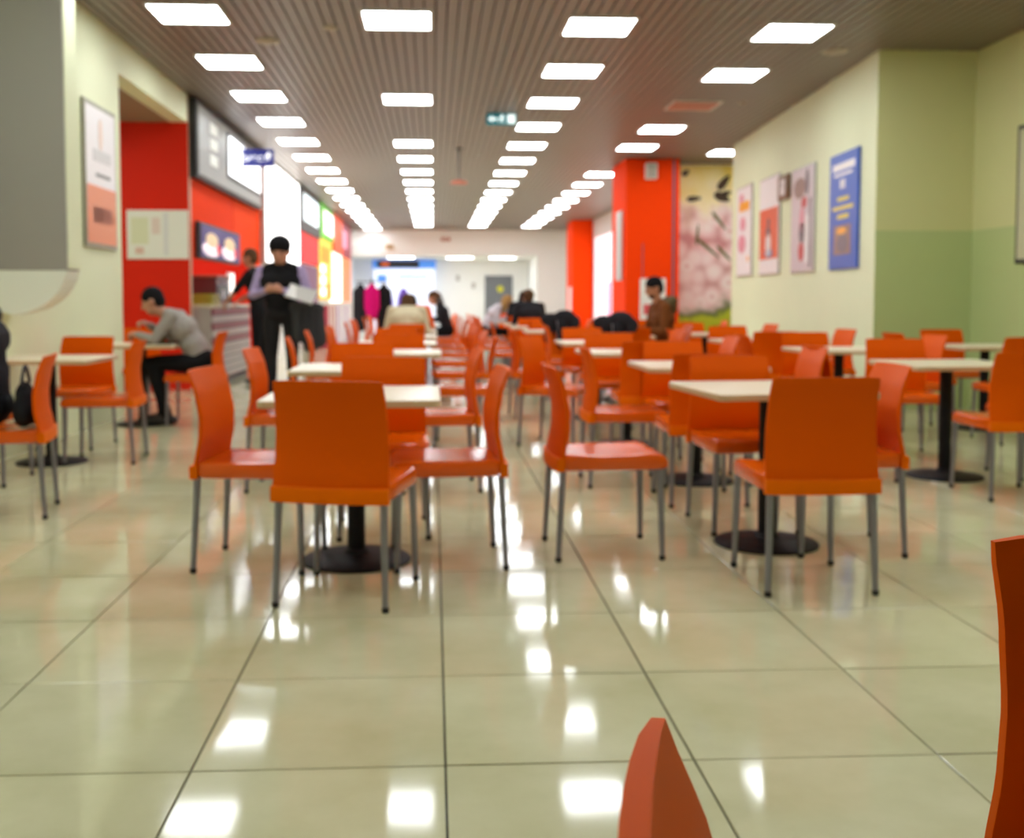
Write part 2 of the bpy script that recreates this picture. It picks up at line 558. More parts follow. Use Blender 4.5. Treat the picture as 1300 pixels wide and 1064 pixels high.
for sx in (-1, 1):
    LEGS.append(((sx * .196, -.212, .388), (sx * .205, -.232, .012)))
    LEGS.append(((sx * .194, .205, .388), (sx * .205, .215, .012)))
LEG_ME, FOOT_ME = [], []
for a, b in LEGS:
    me = MB().tube(a, b, .0145, .0115, 12).mesh('leg', True); me.materials.append(M_steel); LEG_ME.append(me)
    me = MB().lathe([(.011, 0), (.0135, .002), (.0135, .018), (.011, .02)], 10, (b[0], b[1], 0)).mesh('foot_cap', True); me.materials.append(M_foot); FOOT_ME.append(me)
CHAIRS = []
def chair(x, y, deg, label, group='orange cafe chairs', feet=None):
    """deg: direction faced, 0 = away from the camera (+Y), 90 = left, -90 = right"""
    e = empty('dining_chair', (x, y, 0.0012), math.radians(deg))
    tag(e, label, 'chair', group)
    part('seat', ME_seat, e); part('backrest', ME_back, e); part('rear_rail', ME_rail, e)
    for lm, fm in zip(LEG_ME, FOOT_ME):
        l = part('leg', lm, e)
        if feet or (feet is None and y < 9):
            part('foot_cap', fm, l)
    CHAIRS.append(e)
    return e

# ------------------------------------------------------------------ tables
TH = 0.715
def rounded_sq(h, r, n=5):
    pts = []
    for cx, cy, a0 in ((h - r, h - r, 0), (-h + r, h - r, PI/2), (-h + r, -h + r, PI), (h - r, -h + r, 3*PI/2)):
        for k in range(n):
            a = a0 + k * PI / 2 / (n - 1)
            pts.append((cx + r * math.cos(a), cy + r * math.sin(a)))
    return pts
sq0 = rounded_sq(.358, .03)
sq1 = rounded_sq(.354, .03)
me_top = MB().loft([[(x, y, TH - .004) for x, y in sq0], [(x, y, TH) for x, y in sq1]]).mesh('table_top'); me_top.materials.append(M_top)
me_edge = MB().loft([[(x, y, TH - .030) for x, y in sq1], [(x, y, TH - .027) for x, y in sq0], [(x, y, TH - .004) for x, y in sq0]]).mesh('edge_band'); me_edge.materials.append(M_edge)
me_col = MB().tube((0, 0, .03), (0, 0, TH - .045), .038, .038, 20).mesh('column', True); me_col.materials.append(M_blackm)
me_base = MB().lathe([(.232, 0), (.232, .007), (.225, .012), (.12, .022), (.055, .034), (.045, .05), (.04, .052)], 40).mesh('base', True); me_base.materials.append(M_blackm)
me_plate = MB().box(-.14, .14, -.025, .025, TH - .046, TH - .030).box(-.025, .025, -.14, .14, TH - .0455, TH - .0305).mesh('top_bracket'); me_plate.materials.append(M_blackm)
def table(x, y, label, deg=0):
    e = empty('cafe_table', (x, y, 0.001), math.radians(deg))
    tag(e, label, 'table', 'square cafe tables')
    for n, me in (('table_top', me_top), ('edge_band', me_edge), ('column', me_col), ('base', me_base), ('top_bracket', me_plate)):
        part(n, me, e)
    return e

ROWN = {'W': 'row along the left wall', 'L': 'row left of the aisle', 'R': 'row right of the aisle', 'P': 'row beside the poster wall', 'D': 'right corner'}
def settable(row, n, x, y, sides, deg=0):
    """sides: dict side -> (dx, dy, extra rotation) relative to the table centre"""
    tname = '%s table in the %s' % (ORD[n], ROWN[row]) if row != 'D' else 'table in the right corner'
    table(x, y, 'square cream %s, black pedestal base' % tname, deg)
    base = {'near': (0, -.55, 0), 'far': (0, .55, 180), 'left': (-.55, 0, -90), 'right': (.55, 0, 90)}
    word = {'near': 'with its back to us on the near side of the', 'far': 'facing us across the', 'left': 'facing right at the', 'right': 'facing left at the'}
    for s, v in sides.items():
        bx, by, bd = base[s]
        dx, dy, da = v if v else (0, 0, 0)
        chair(x + bx + dx, y + by + dy, bd + da, ('orange chair %s %s' % (word[s], tname)).replace('its back to us on the near side of the', 'back to us,'))
J = lambda: (random.uniform(-.04, .04), random.uniform(-.05, .05), random.uniform(-8, 8))

# row left of the aisle
settable('L', 0, -.33, 4.47, {'near': (.01, .05, -13), 'left': (.16, -.01, -7), 'right': (-.17, -.01, 4), 'far': (.09, .02, 3)})
settable('L', 1, -.45, 6.2, {'left': (.17, .05, -3), 'right': (-.08, 0, 5), 'far': (0, 0, 4)})
settable('L', 2, -.30, 8.0, {'left': (0, .05, 6), 'right': (-.02, .05, -4), 'far': (.02, 0, 0)})
# row right of the aisle
settable('R', 0, 1.51, 4.68, {'near': (-.06, -.07, 0), 'left': (-.21, -.08, 2), 'right': (-.26, -.08, -3), 'far': (0, -.17, 2)}, 5)
settable('R', 1, 1.60, 6.35, {'near': (-.13, -.05, 0), 'left': (.10, -.03, 0), 'right': (-.06, -.02, 0), 'far': (.03, -.02, 0)})
settable('R', 2, 1.48, 8.0, {'near': (.02, -.03, 0), 'left': (.02, .02, -30), 'right': (.02, 0, 0), 'far': (0, .1, 0)})
# row beside the poster wall
settable('P', 0, 3.2, 6.42, {'near': (.06, -.05, 0), 'left': (-.06, 0, 0), 'far': (.12, .33, -10), 'right': (.05, 0, 0)})
settable('P', 1, 3.25, 8.3, {'left': (0, 0, 0), 'right': (0, 0, 0), 'far': (0, 0, 0)})
settable('P', 2, 3.1, 10.1, {'near': J(), 'left': J(), 'right': (.1, -.1, 5), 'far': J()})
settable('P', 3, 3.15, 12.1, {'near': J(), 'right': J(), 'far': J()})
settable('P', 4, 3.1, 14.05, {'near': J(), 'right': J(), 'far': J(), 'left': J()})
settable('D', 0, 4.72, 8.8, {'near': (-.2, -.25, 0), 'far': (.12, .25, 0), 'left': (0, 0.05, 0)})
# the far tables of the two aisle rows
for n, y in enumerate((9.75, 11.45, 13.2, 15.0, 16.8, 18.6, 20.6)):
    settable('L', 3 + n, -.32 + random.uniform(-.03, .03), y, {q: J() for q in ('near', 'left', 'right', 'far')})
    rx = 2.02 if n == 1 else 1.5 + random.uniform(-.03, .03)
    settable('R', 3 + n, rx, y + .05, {q: ((0, 0, 0) if n == 1 else J()) for q in ('near', 'left', 'right', 'far')})
# row along the left wall
settable('W', 0, -2.6, 7.3, {'near': (-.14, -.2, 0), 'far': (-.10, .25, -6), 'right': (-.21, .06, 3)})
settable('W', 1, -2.58, 9.5, {'right': (-.08, 0, 0), 'far': (-.35, .42, 0)})
chair(-2.23, 5.55, 101, 'orange chair at the left edge, facing left, black bag on its seat')
# foreground chairs cut by the frame
chair(.872, .98, 180, 'orange chair back cut off by the right edge, nearest the camera')
chair(.356, .470, -100.8, 'orange chair back poking up at the bottom edge, seen edge-on')

# ------------------------------------------------------------------ orange columns
def column(x0, x1, y0, y1, label):
    e = empty('column', (x0, y0, 0)); tag(e, label, 'column')
    X, Y = x1 - x0, y1 - y0
    boxpart('shaft', M_opanel, e, 0, X, 0, Y, 0.1, CEIL - 0.005, 0.006)
    boxpart('plinth', M_dkgrey, e, -.012, X + .012, -.012, Y + .012, 0, 0.1)
    return e
c1 = column(3.40, 4.36, 18.6, 20.0, 'big orange column with a steel strip, in front of the blossom mural')
boxpart('steel_strip', mat('violet_steel', (120, 104, 128), rough=.4, metal=.5), c1, .835, .875, -.012, .0, .1, CEIL - .01)
boxpart('panel_joint', MATS['violet_steel'], c1, .30, .315, -.006, .0, .1, 2.1)
c2 = column(4.36, 5.0, 33.0, 34.4, 'distant plain orange column near the far end of the hall')
boxpart('white_post', M_white, c2, -.1, -.02, .05, .13, 0, 1.5, .004)
sp = empty('wall_speaker', (3.83, 18.6, 3.36)); tag(sp, 'small white speaker box high on the big orange column', 'speaker')
boxpart('housing', M_frame, sp, -.1, .1, -.14, -.002, -.14, .14, .012)
boxpart('grille', mat('speaker_grille', (176, 170, 160), rough=.7), sp, -.08, .08, -.147, -.14, -.12, .12, .003)
nf = empty('framed_notice', (3.39, 19.15, 1.45)); tag(nf, 'tall narrow framed notice on the side of the big orange column', 'notice')
boxpart('frame', M_alu, nf, -.02, .0, -.3, .3, 0, 1.25, .004)
boxpart('sheet', mat('notice_sheet', (196, 192, 186), rough=.4), nf, -.024, -.02, -.26, .26, .04, 1.21)
nb = empty('white_notice', (3.66, 18.585, 0.72)); tag(nb, 'white notice board low on the big orange column behind the seated man', 'notice')
boxpart('board', M_paper, nb, 0, .46, -.012, .0, 0, .76, .004)
boxpart('printed_block', mat('notice_red', (214, 80, 90)), nb, .06, .2, -.015, -.012, .12, .3)

# ------------------------------------------------------------------ posters on the skewed wall
ang = math.atan2((pw1.x - pw0.x), (pw1.y - pw0.y))
def poster(yc, width, zb, zt, name, label, cat='poster'):
    """local frame: x runs along the wall towards the camera, -y out of the wall"""
    xw = pw0.x + (pw1.x - pw0.x) * (yc - pw0.y) / (pw1.y - pw0.y)
    e = empty(name, (xw - .002, yc, zb), -PI / 2 - ang)
    tag(e, label, cat)
    e['w'] = width
    return e
M_pblue = mat('poster_blue', (38, 88, 190), rough=.4)
M_pyel = mat('poster_yellow', (226, 206, 60), rough=.4)
M_pwh = mat('poster_white', (240, 236, 236), rough=.4)
M_ppink = mat('poster_pink', (226, 150, 166), rough=.4)
M_porg = mat('poster_orange', (226, 96, 52), rough=.4)
M_plil = mat('poster_lilac', (214, 200, 204), rough=.4, var=.08, scale=5)
M_pbrown = mat('poster_brown', (148, 112, 96), rough=.4, var=.3, scale=9)
M_pgrey = mat('poster_grey', (110, 96, 104), rough=.4, var=.2, scale=9)
M_pred = mat('poster_red', (206, 66, 66), rough=.4)
M_pamb = mat('poster_amber', (244, 168, 22), rough=.4)
def sheet(e, m, w, h, frame=M_alu, fw=.025):
    boxpart('frame', frame, e, -w/2, w/2, -.025, -.002, 0, h, .004)
    boxpart('sheet', m, e, -w/2 + fw, w/2 - fw, -.029, -.025, fw, h - fw)
def mark(e, m, x0, x1, z0, z1, name='printed_block'):
    return boxpart(name, m, e, x0, x1, -.0315, -.029, z0, z1)
def oval(e, m, cx, cz, rx, rz, name='printed_shape', a=0.0, n=18):
    pts = []
    for i in range(n):
        t = 2 * PI * i / n
        u, v = rx * math.cos(t), rz * math.sin(t)
        pts.append((cx + u * math.cos(a) - v * math.sin(a), cz + u * math.sin(a) + v * math.cos(a)))
    return MB().prism(pts, 'y', -.034, -.0315).build(name, m, e)
e = poster(16.05, 1.0, 1.46, 2.86, 'poster', 'white poster with amber bar and pink print, farthest on the green wall')
sheet(e, M_pwh, 1.0, 1.38)
mark(e, M_pamb, -.30, .36, 1.00, 1.14)
oval(e, M_ppink, -.15, 1.20, .14, .07); oval(e, M_ppink, -.05, .80, .16, .11); oval(e, M_ppink, -.1, .50, .24, .14)
mark(e, M_pamb, .25, .34, .22, .3)
e = poster(14.55, 1.08, 1.45, 2.82, 'poster', 'orange and white poster with a small figure, second from the alcove')
sheet(e, M_pwh, 1.08, 1.36)
mark(e, M_porg, -.50, .50, .22, .92)
oval(e, M_pwh, 0, .42, .14, .17); oval(e, M_pgrey, -.02, .6, .12, .07); oval(e, M_pgrey, 0, .72, .06, .07); oval(e, mat('poster_sky', (120, 150, 190)), .03, .3, .2, .06)
e = empty('wall_plaque', (pw0.x + (pw1.x - pw0.x) * (13.78 - pw0.y) / (pw1.y - pw0.y) - .002, 13.78, 2.42), -PI / 2 - ang)
tag(e, 'small square brown wall clock between two posters', 'wall clock')
boxpart('case', mat('brown_wood', (120, 82, 34), rough=.4, var=.2, scale=10), e, -.24, .24, -.05, -.002, 0, .32, .012)
boxpart('face', M_pwh, e, -.1, .1, -.054, -.05, .06, .26)
boxpart('hand', M_black, e, -.005, .005, -.057, -.054, .15, .24)
boxpart('hand', M_black, e, -.004, .06, -.057, -.054, .155, .165)
e = poster(12.94, 1.0, 1.44, 2.75, 'poster', 'pale lilac poster with red and brown shapes between clock and blue poster')
sheet(e, M_plil, 1.0, 1.31)
oval(e, M_pbrown, -.1, 1.05, .26, .13); oval(e, M_pgrey, .22, 1.1, .08, .16); oval(e, M_pred, .1, .86, .12, .07)
oval(e, M_ppink, .02, .66, .1, .16); oval(e, M_pgrey, .02, .5, .12, .14); oval(e, M_pred, 0, .26, .12, .12)
mark(e, M_pwh, .14, .3, .12, .7); mark(e, M_pgrey, .32, .40, .06, .9)
e = poster(11.38, .96, 1.44, 2.70, 'poster', 'blue poster with white and yellow lettering above a photo on green wall')
sheet(e, M_pblue, .96, 1.27, frame=M_pblue)
mark(e, M_pwh, -.36, .38, 1.08, 1.16, 'printed_line'); mark(e, M_pwh, -.3, .3, 1.02, 1.05, 'printed_line')
mark(e, M_pwh, -.10, -.03, .88, .98); mark(e, M_pwh, .0, .07, .88, .98)
mark(e, M_pyel, -.18, .2, .745, .79, 'printed_line'); mark(e, M_pyel, -.34, .34, .65, .69, 'printed_line'); mark(e, M_pyel, -.18, .2, .55, .60, 'printed_line')
mark(e, M_pbrown, -.28, .28, .16, .48, 'photo'); oval(e, M_pgrey, .02, .28, .18, .1); oval(e, M_pamb, -.02, .42, .16, .04)
# picture frame at the right edge
e = empty('framed_picture', (5.438, 9.1, 1.44), -PI / 2)
tag(e, 'framed picture on the right wall, cut off by the right edge', 'picture')
boxpart('frame', M_dkgrey, e, -.5, .5, -.03, -.002, 0, 1.27, .005)
boxpart('sheet', mat('picture_sheet', (206, 206, 170), rough=.4), e, -.46, .46, -.034, -.03, .04, 1.23)
# poster on the left wall
e = empty('poster', (XL + .002, 9.62, 1.56), PI / 2)
tag(e, 'white and orange poster in a grey frame on the left wall', 'poster')
sheet(e, M_pwh, .9, 1.26, frame=mat('olive_frame', (150, 150, 124), rough=.4, metal=.3), fw=.04)
mark(e, mat('poster_salmon', (236, 140, 88), rough=.4), -.41, .41, .04, .54)
M_ptx = mat('poster_text', (120, 120, 120), rough=.4)
mark(e, M_ptx, -.15, .25, .625, .655, 'printed_line'); mark(e, mat('poster_faint', (216, 214, 212), rough=.4), -.22, .28, .76, .86)
oval(e, mat('poster_peach', (242, 216, 200), rough=.4), -.02, 1.0, .05, .14); mark(e, mat('poster_salmon_print', (214, 116, 76), rough=.4), -.25, .28, .22, .36)

# cabinet on the left wall, front shade put into its grey, rounded white underside
e = empty('wall_cabinet', (XL + .001, 7.38, .98)); tag(e, 'tall wall-mounted cabinet in shaded grey with curved white underside, top left edge', 'cabinet')
boxpart('body', M_boxshade, e, 0, .47, 0, .26, .33, 2.59, .006)
boxpart('side_panel', M_wallL, e, .47, .478, .012, .25, .34, 2.585)  # pale wall colour for the lit side, against the shade-grey body
pts = [(0, .328), (0, .05)] + [(.47 * (0.06 + 0.94 * (1 - (1 - t) ** 1.5)), .02 + .308 * (t ** 2.0)) for t in [k / 10 for k in range(1, 11)]]
MB().prism(pts, 'y', .005, .255).build('underside', M_softw, e)

# ------------------------------------------------------------------ niche board and shop fronts on the left
e = empty('menu_board', (-3.71, 13.098, 1.60)); tag(e, 'white map board across the red wall of the left niche', 'board')
boxpart('panel', mat('board_white', (240, 240, 226), rough=.35), e, 0, .735, -.02, -.002, 0, .59, .004)
for x0, x1, z0, z1, c in ((.05, .26, .18, .5, (226, 228, 190)), (.30, .40, .3, .5, (232, 214, 200)), (.44, .50, .04, .56, (226, 226, 220)), (.1, .2, .06, .14, (226, 190, 170))):
    boxpart('map_area', mat('map_tint', c, rough=.4), e, x0, x1, -.023, -.02, z0, z1)

# first shop: orange fascia, grey sign, menu, counter
XS = XL
e = empty('snack_shop', (XS, 13.2, 0)); tag(e, 'orange shop front behind the standing men, left side', 'shop')
boxpart('fascia', M_opanel, e, -.08, 0, 0, 2.75, 1.62, CEIL - .01)
boxpart('fascia', mat('orange_panel_bright', (255, 74, 2), rough=.75, spec=.1), e, -.08, .004, 2.76, 5.2, 1.68, CEIL - .01)
boxpart('end_post', mat('post_cream', (206, 178, 150), rough=.5), e, -.08, .01, -.09, -.01, 0, CEIL - .01)
boxpart('rear_wall', M_white, e, -1.9, -1.8, -.1, 5.2, 0, CEIL - .01)
boxpart('end_wall', M_red, e, -1.8, -.08, 5.05, 5.15, 0, CEIL - .01)
boxpart('inner_ceiling', M_white, e, -1.8, -.08, 0, 5.05, 2.6, 2.65)
for k in range(2):
    boxpart('inner_light', M_lamp, e, -1.2, -.7, .6 + k * 2.2, 1.6 + k * 2.2, 2.585, 2.6)
e = empty('sign_box', (XS + .002, 13.12, 2.6)); tag(e, 'long grey shop sign box with a lit white panel, upper left', 'sign')
M_signg = mat('sign_grey', (148, 150, 144), rough=.4, var=.08, scale=2)
boxpart('box', M_black, e, 0, .10, 0, 4.85, 0, .96, .006)
boxpart('face', M_signg, e, .10, .112, .08, 4.78, .05, .9)
M_signw = mat('sign_lit', (250, 252, 255), emit=1.8)
boxpart('lit_panel_rim', M_dkgrey, e, .112, .125, 1.85, 4.6, .2, .84)
boxpart('lit_panel', M_signw, e, .125, .14, 1.92, 4.53, .25, .79, .004)
for k in range(3):
    boxpart('glyph', mat('sign_pale', (226, 230, 222), emit=.25) if k == 0 else MATS['sign_pale'], e, .112, .12, .72, 1.2, .24 + k * .2, .38 + k * .2, .003)
# hanging navy sign
e = empty('hanging_sign', (-2.62, 16.0, 3.08)); tag(e, 'navy hanging direction sign with white lettering, upper left', 'sign')
boxpart('panel', mat('navy', (28, 36, 120), rough=.35, emit=.12), e, -.26, .26, -.03, .03, 0, .26, .01)
for x in (-.2, .2):
    MB().tube((x, 0, .25), (x, 0, .506), .006, None, 8).build('hanger', M_steel, e)
M_sgnw = mat('sign_white_print', (245, 246, 250), emit=.5)
o = part('lettering', text_mesh('мест', .15), e, (.0, -.033, .12), (PI / 2, 0, 0)); o.data.materials.append(M_sgnw)
MB().prism([(.17, .10), (.20, .10), (.20, .16), (.23, .16), (.185, .22), (.14, .16), (.17, .16)], 'y', -.035, -.0305).build('arrow', M_sgnw, e)
pts = [(-.2 + .045 * math.cos(t), .12 + .06 * math.sin(t)) for t in [PI * .3 + k * PI * 1.4 / 10 for k in range(11)]]
pts += [(-.2 + .022 * math.cos(t), .12 + .035 * math.sin(t)) for t in reversed([PI * .3 + k * PI * 1.4 / 10 for k in range(11)])]
MB().prism(pts, 'y', -.035, -.0305).build('swirl', M_sgnw, e)
# burger menu light box
e = empty('menu_lightbox', (XS + .02, 13.35, 1.62)); tag(e, 'lit menu picture with two burgers under the orange fascia', 'menu')
boxpart('case', M_dkgrey, e, 0, .06, 0, 2.7, 0, .46, .008)
boxpart('picture', mat('menu_navy', (64, 52, 118), emit=.25, var=.3, scale=4), e, .06, .066, .05, 2.65, .03, .43)
M_bun = mat('menu_bun', (226, 200, 160), emit=.35); M_mred = mat('menu_red', (226, 30, 50), emit=.3); M_mwh = mat('menu_white', (250, 236, 244), emit=.45)
def disc_x(e, m, cy, cz, ry, rz, name, x0=.066, x1=.072):
    MB().prism([(cy + ry * math.cos(2*PI*k/18), cz + rz * math.sin(2*PI*k/18)) for k in range(18)], 'x', x0, x1).build(name, m, e)
for cy in (.65, 1.85):
    disc_x(e, M_mwh, cy, .14, .55, .10, 'plate_print'); disc_x(e, M_bun, cy, .26, .38, .09, 'bun_print', .0725, .076); disc_x(e, M_mred, cy + .42, .15, .12, .07, 'cup_print', .0725, .076)
# counter
e = empty('shop_counter', (-2.75, 13.3, 0)); tag(e, 'shop counter with maroon and grey striped front beside the standing men', 'counter')
M_cgrey = mat('counter_grey', (168, 160, 154), rough=.35); M_cmar = mat('counter_maroon', (122, 44, 58), rough=.4)
boxpart('body', M_dkgrey, e, -.62, -.012, .01, 2.65, .08, 1.0)
boxpart('plinth', M_black, e, -.6, -.03, .03, 2.63, 0, .08)
for k in range(10):
    z = .09 + k * .091
    boxpart('front_slat', M_cmar if k % 2 and k > 3 else M_cgrey, e, -.012, .012, .0, 2.66, z, z + .078, .006)
boxpart('end_panel', M_cgrey, e, -.62, -.012, -.012, .01, .08, 1.0)
boxpart('worktop', mat('counter_top', (196, 186, 160), rough=.25), e, -.66, .03, -.03, 2.7, 1.0, 1.04, .008)
e = empty('tray_stack', (-2.98, 13.75, 1.042)); tag(e, 'stack of olive green trays on the striped shop counter', 'trays')
M_olive = mat('tray_olive', (158, 152, 34), rough=.4)
for k in range(7):
    MB().prism(rounded_sq(.2, .04), 'z', k * .02, k * .02 + .015).build('tray', M_olive, e).scale = (1, 1.4, 1)
e = empty('warming_cabinet', (-3.1, 14.8, 1.042)); tag(e, 'dark glazed warming cabinet on the shop counter under the menu', 'cabinet')
boxpart('body', mat('cabinet_maroon', (84, 44, 46), rough=.35), e, -.2, .2, -.45, .45, 0, .36, .012)
boxpart('window', mat('cabinet_glass', (60, 50, 80), rough=.1), e, .2, .206, -.4, .4, .06, .27, .002)
boxpart('handle', M_steel, e, .206, .225, -.1, .1, .3, .32, .003)
boxpart('bottle_print', M_paper, e, .206, .21, -.06, .02, .08, .2)
boxpart('hood', mat('cabinet_tan', (150, 90, 70), rough=.4), e, -.21, .22, -.46, .46, .36, .39, .004)
e = empty('order_screen', (-2.98, 15.75, 1.042)); tag(e, 'small white screen on the shop counter beside the leaning man', 'screen')
boxpart('foot', M_black, e, -.08, .08, -.1, .1, 0, .02, .004)
boxpart('stem', M_black, e, -.02, .02, -.02, .02, .02, .14)
boxpart('display', M_frame, e, -.02, .02, -.2, .2, .12, .46, .008)
boxpart('glass', mat('screen_white', (250, 244, 238), emit=1.2), e, .02, .024, -.18, .18, .14, .44)

# bright white light box
e = empty('light_box', (XS + .002, 18.35, 1.72)); tag(e, 'tall overexposed white light box on the left, past the grey sign', 'light box')
boxpart('case', M_alu, e, 0, .1, 0, 4.6, 0, 1.86, .01)
boxpart('lit_face', mat('lightbox_white', (255, 255, 255), emit=2.2), e, .1, .112, .05, 4.55, .04, 1.82)
wall('wall_shops', M_white, (XL - .2, XL, 18.4, YE, 1.0, WT), (XL - .2, XL, 18.4, YE, 0, .999))
# second shop: dark sign with white panel above red
e = empty('snack_shop', (XS + .001, 23.1, 0)); tag(e, 'shop front with dark sign above a red panel, left side', 'shop')
boxpart('dark_sign', M_dkgrey, e, 0, .12, 0, 3.95, 2.62, CEIL - .01, .006)
boxpart('lit_sign', mat('sign_ice', (226, 240, 246), emit=.9), e, .12, .13, .5, 3.4, 2.86, 3.46, .004)
boxpart('red_panel', mat('shop_red', (236, 22, 30), emit=.3), e, 0, .08, 0, 3.95, 1.95, 2.61, .004)
boxpart('counter_panel', mat('shop_violet', (120, 40, 90), rough=.4), e, 0, .06, .1, 3.9, .95, 1.9, .004)
# third shop: green and white sign over yellow menus
e = empty('snack_shop', (XS + .001, 27.1, 0)); tag(e, 'shop front with green and white sign over yellow menus, left side', 'shop')
M_grn = mat('shop_green', (100, 190, 50), emit=.35); M_yel = mat('shop_yellow', (246, 206, 70), emit=.3); M_amb = mat('shop_amber', (250, 150, 10), emit=.35)
boxpart('green_sign', M_grn, e, 0, .12, 0, 3.4, 2.72, CEIL - .01, .006)
boxpart('white_sign', mat('shop_white', (252, 252, 246), emit=1.1), e, .12, .13, .9, 3.35, 2.85, 3.46, .004)
boxpart('yellow_panel', M_yel, e, 0, .08, 0, 3.4, 1.1, 2.70, .004)
boxpart('amber_menu', M_amb, e, .08, .09, .5, 2.6, 2.1, 2.5, .003)
for k in range(3):
    boxpart('menu_card', MATS['shop_white'], e, .08, .09, .3, 1.5, 1.2 + k * .3, 1.42 + k * .3, .003)
boxpart('amber_menu', M_amb, e, .08, .09, 1.7, 3.0, 1.15, 1.55, .003)
# fourth shop: maroon, orange and white
e = empty('snack_shop', (XS + .001, 30.6, 0)); tag(e, 'farthest shop front, orange with maroon sign, left side', 'shop')
boxpart('maroon_sign', mat('shop_maroon', (142, 20, 52), emit=.35), e, 0, .12, 3.2, 6.6, 2.5, CEIL - .01, .006)
boxpart('orange_sign', mat('shop_orange', (240, 80, 20), emit=.3), e, 0, .12, 0, 3.2, 2.5, CEIL - .01, .006)
boxpart('pink_logo', mat('shop_pink', (236, 150, 180), emit=.4), e, .12, .13, 3.0, 4.6, 2.75, 3.3, .004)
boxpart('white_panel', MATS['shop_white'], e, 0, .08, 0, 3.1, 1.0, 2.48, .004)
boxpart('orange_panel', mat('shop_peach', (250, 130, 60), emit=.4), e, 0, .09, 3.1, 6.6, .7, 2.48, .004)
# low counters with lavender and maroon skirts
for k, (y, c, n) in enumerate(((24.0, (178, 62, 80), 'maroon skirted shop counter, nearest of the row along the left side'), (26.6, (206, 180, 214), 'lavender skirted shop counter, second of the row along the left side'), (29.2, (212, 190, 220), 'pale lavender shop counter, third of the row along the left side'))):
    e = empty('shop_counter', (-2.48, y, 0)); tag(e, n, 'counter')
    boxpart('skirt', mat('counter_skirt', c, rough=.6, var=.15, scale=6), e, -.3, .1, 0, 2.2, 0, .98, .01)
    boxpart('worktop', M_softw, e, -.33, .14, -.03, 2.23, .98, 1.02, .006)
    for q in range(3):
        boxpart('pilaster', M_softw, e, .1, .115, .25 + q * .75, .5 + q * .75, .02, .97, .003)

# white shop window between the columns on the right
e = empty('display_window', (5.05, 29.3, 0)); tag(e, 'bright white and pink lit display window between the orange columns', 'display window')
boxpart('lit_panel', mat('display_white', (255, 238, 246), emit=.62), e, -.05, -.001, 0, 3.4, .35, 3.0, .005)
boxpart('header', mat('display_grey', (214, 206, 206), rough=.5), e, -.08, -.001, -.05, 3.45, 3.0, CEIL - .01, .005)
boxpart('pink_panel', mat('display_pink', (244, 110, 160), emit=.5), e, -.06, -.05, .25, .7, .35, 1.6, .003)
e = empty('display_window', (5.05, 21.0, 0)); tag(e, 'long pale lit display window behind the big orange column', 'display window')
boxpart('lit_panel', MATS['display_white'], e, -.05, -.001, 0, 7.5, .35, 3.0, .005)
boxpart('header', MATS['display_grey'], e, -.08, -.001, -.05, 7.6, 3.0, CEIL - .01, .005)

# kiosk in the far recess
e = empty('kiosk', (-2.3, 41.2, 0)); tag(e, 'white and blue lit kiosk at the far end of the hall', 'kiosk')
M_kw = mat('kiosk_white', (226, 234, 255), emit=.5); M_kb = mat('kiosk_blue', (80, 140, 226), emit=.35); M_kp = mat('kiosk_purple', (100, 66, 180), emit=.15)
boxpart('body', M_kw, e, 0, 2.35, 0, .6, 0, 2.3, .01)
boxpart('header', M_kb, e, -.05, 2.4, -.03, .6, 2.3, 2.62, .01)
boxpart('dark_board', M_black, e, .15, 1.75, -.08, -.03, 2.33, 2.6, .008)
boxpart('board_display', mat('kiosk_amber', (200, 90, 40), emit=.5), e, .3, .6, -.085, -.08, 2.4, 2.54)
boxpart('blue_square', M_kb, e, .15, .5, -.012, 0, 1.78, 2.05, .003)
boxpart('blue_line', M_kb, e, .95, 2.1, -.012, 0, 1.95, 2.02, .003)
for cx in (.5, 1.15):
    pts = [(cx + .26 * math.cos(t), .75 + .8 * math.sin(t)) for t in [k * PI / 12 for k in range(13)]] + [(cx + .14 * math.cos(t), .75 + .55 * math.sin(t)) for t in [k * PI / 12 for k in range(12, -1, -1)]]
    MB().prism(pts, 'y', -.02, 0).build('purple_arch', M_kp, e)
e = empty('wall_box', (-1.55, YE - .002, 2.98)); tag(e, 'small tan box on the white wall above the kiosk', 'wall box')
boxpart('housing', mat('tan_plastic', (196, 164, 116)), e, -.14, .14, -.1, 0, -.08, .08, .01)
boxpart('lens', M_dkgrey, e, -.05, .05, -.11, -.1, -.03, .03, .003)
e = empty('alarm_box', (.45, YE - .002, 3.25)); tag(e, 'small reddish alarm box high on the far white wall', 'alarm')
boxpart('housing', mat('alarm_red', (180, 90, 70)), e, -.16, .16, -.08, 0, -.06, .06, .01); boxpart('lens', M_frame, e, -.08, .08, -.086, -.08, -.025, .025, .003)
for x, z in ((.98, 1.95), (1.6, 1.65)):
    e = empty('switch_box', (x, 41.998, z)); tag(e, 'small grey switch box on the far white wall, %s' % ('left and higher' if x < 1.2 else 'nearer the grey door'), 'switch')
    boxpart('housing', mat('switch_grey', (150, 146, 140)), e, -.06, .06, -.05, 0, -.1, .1, .008); boxpart('button', M_frame, e, -.03, .03, -.056, -.05, -.04, .04, .003)
# lamps added to brighten the far recess
for x in (-1.2, 1.0, 2.6):
    e = empty('ceiling_light', (x, 39.7, soff)); tag(e, 'added ceiling panel in the far recess, %s' % {-1.2: 'above the kiosk', 1.0: 'in the middle', 2.6: 'before the grey door'}[x], 'ceiling light')
    boxpart('frame', M_frame, e, -.5, .5, -.32, .32, -.02, -.001); boxpart('diffuser', M_lamp, e, -.48, .48, -.3, .3, -.026, -.02)

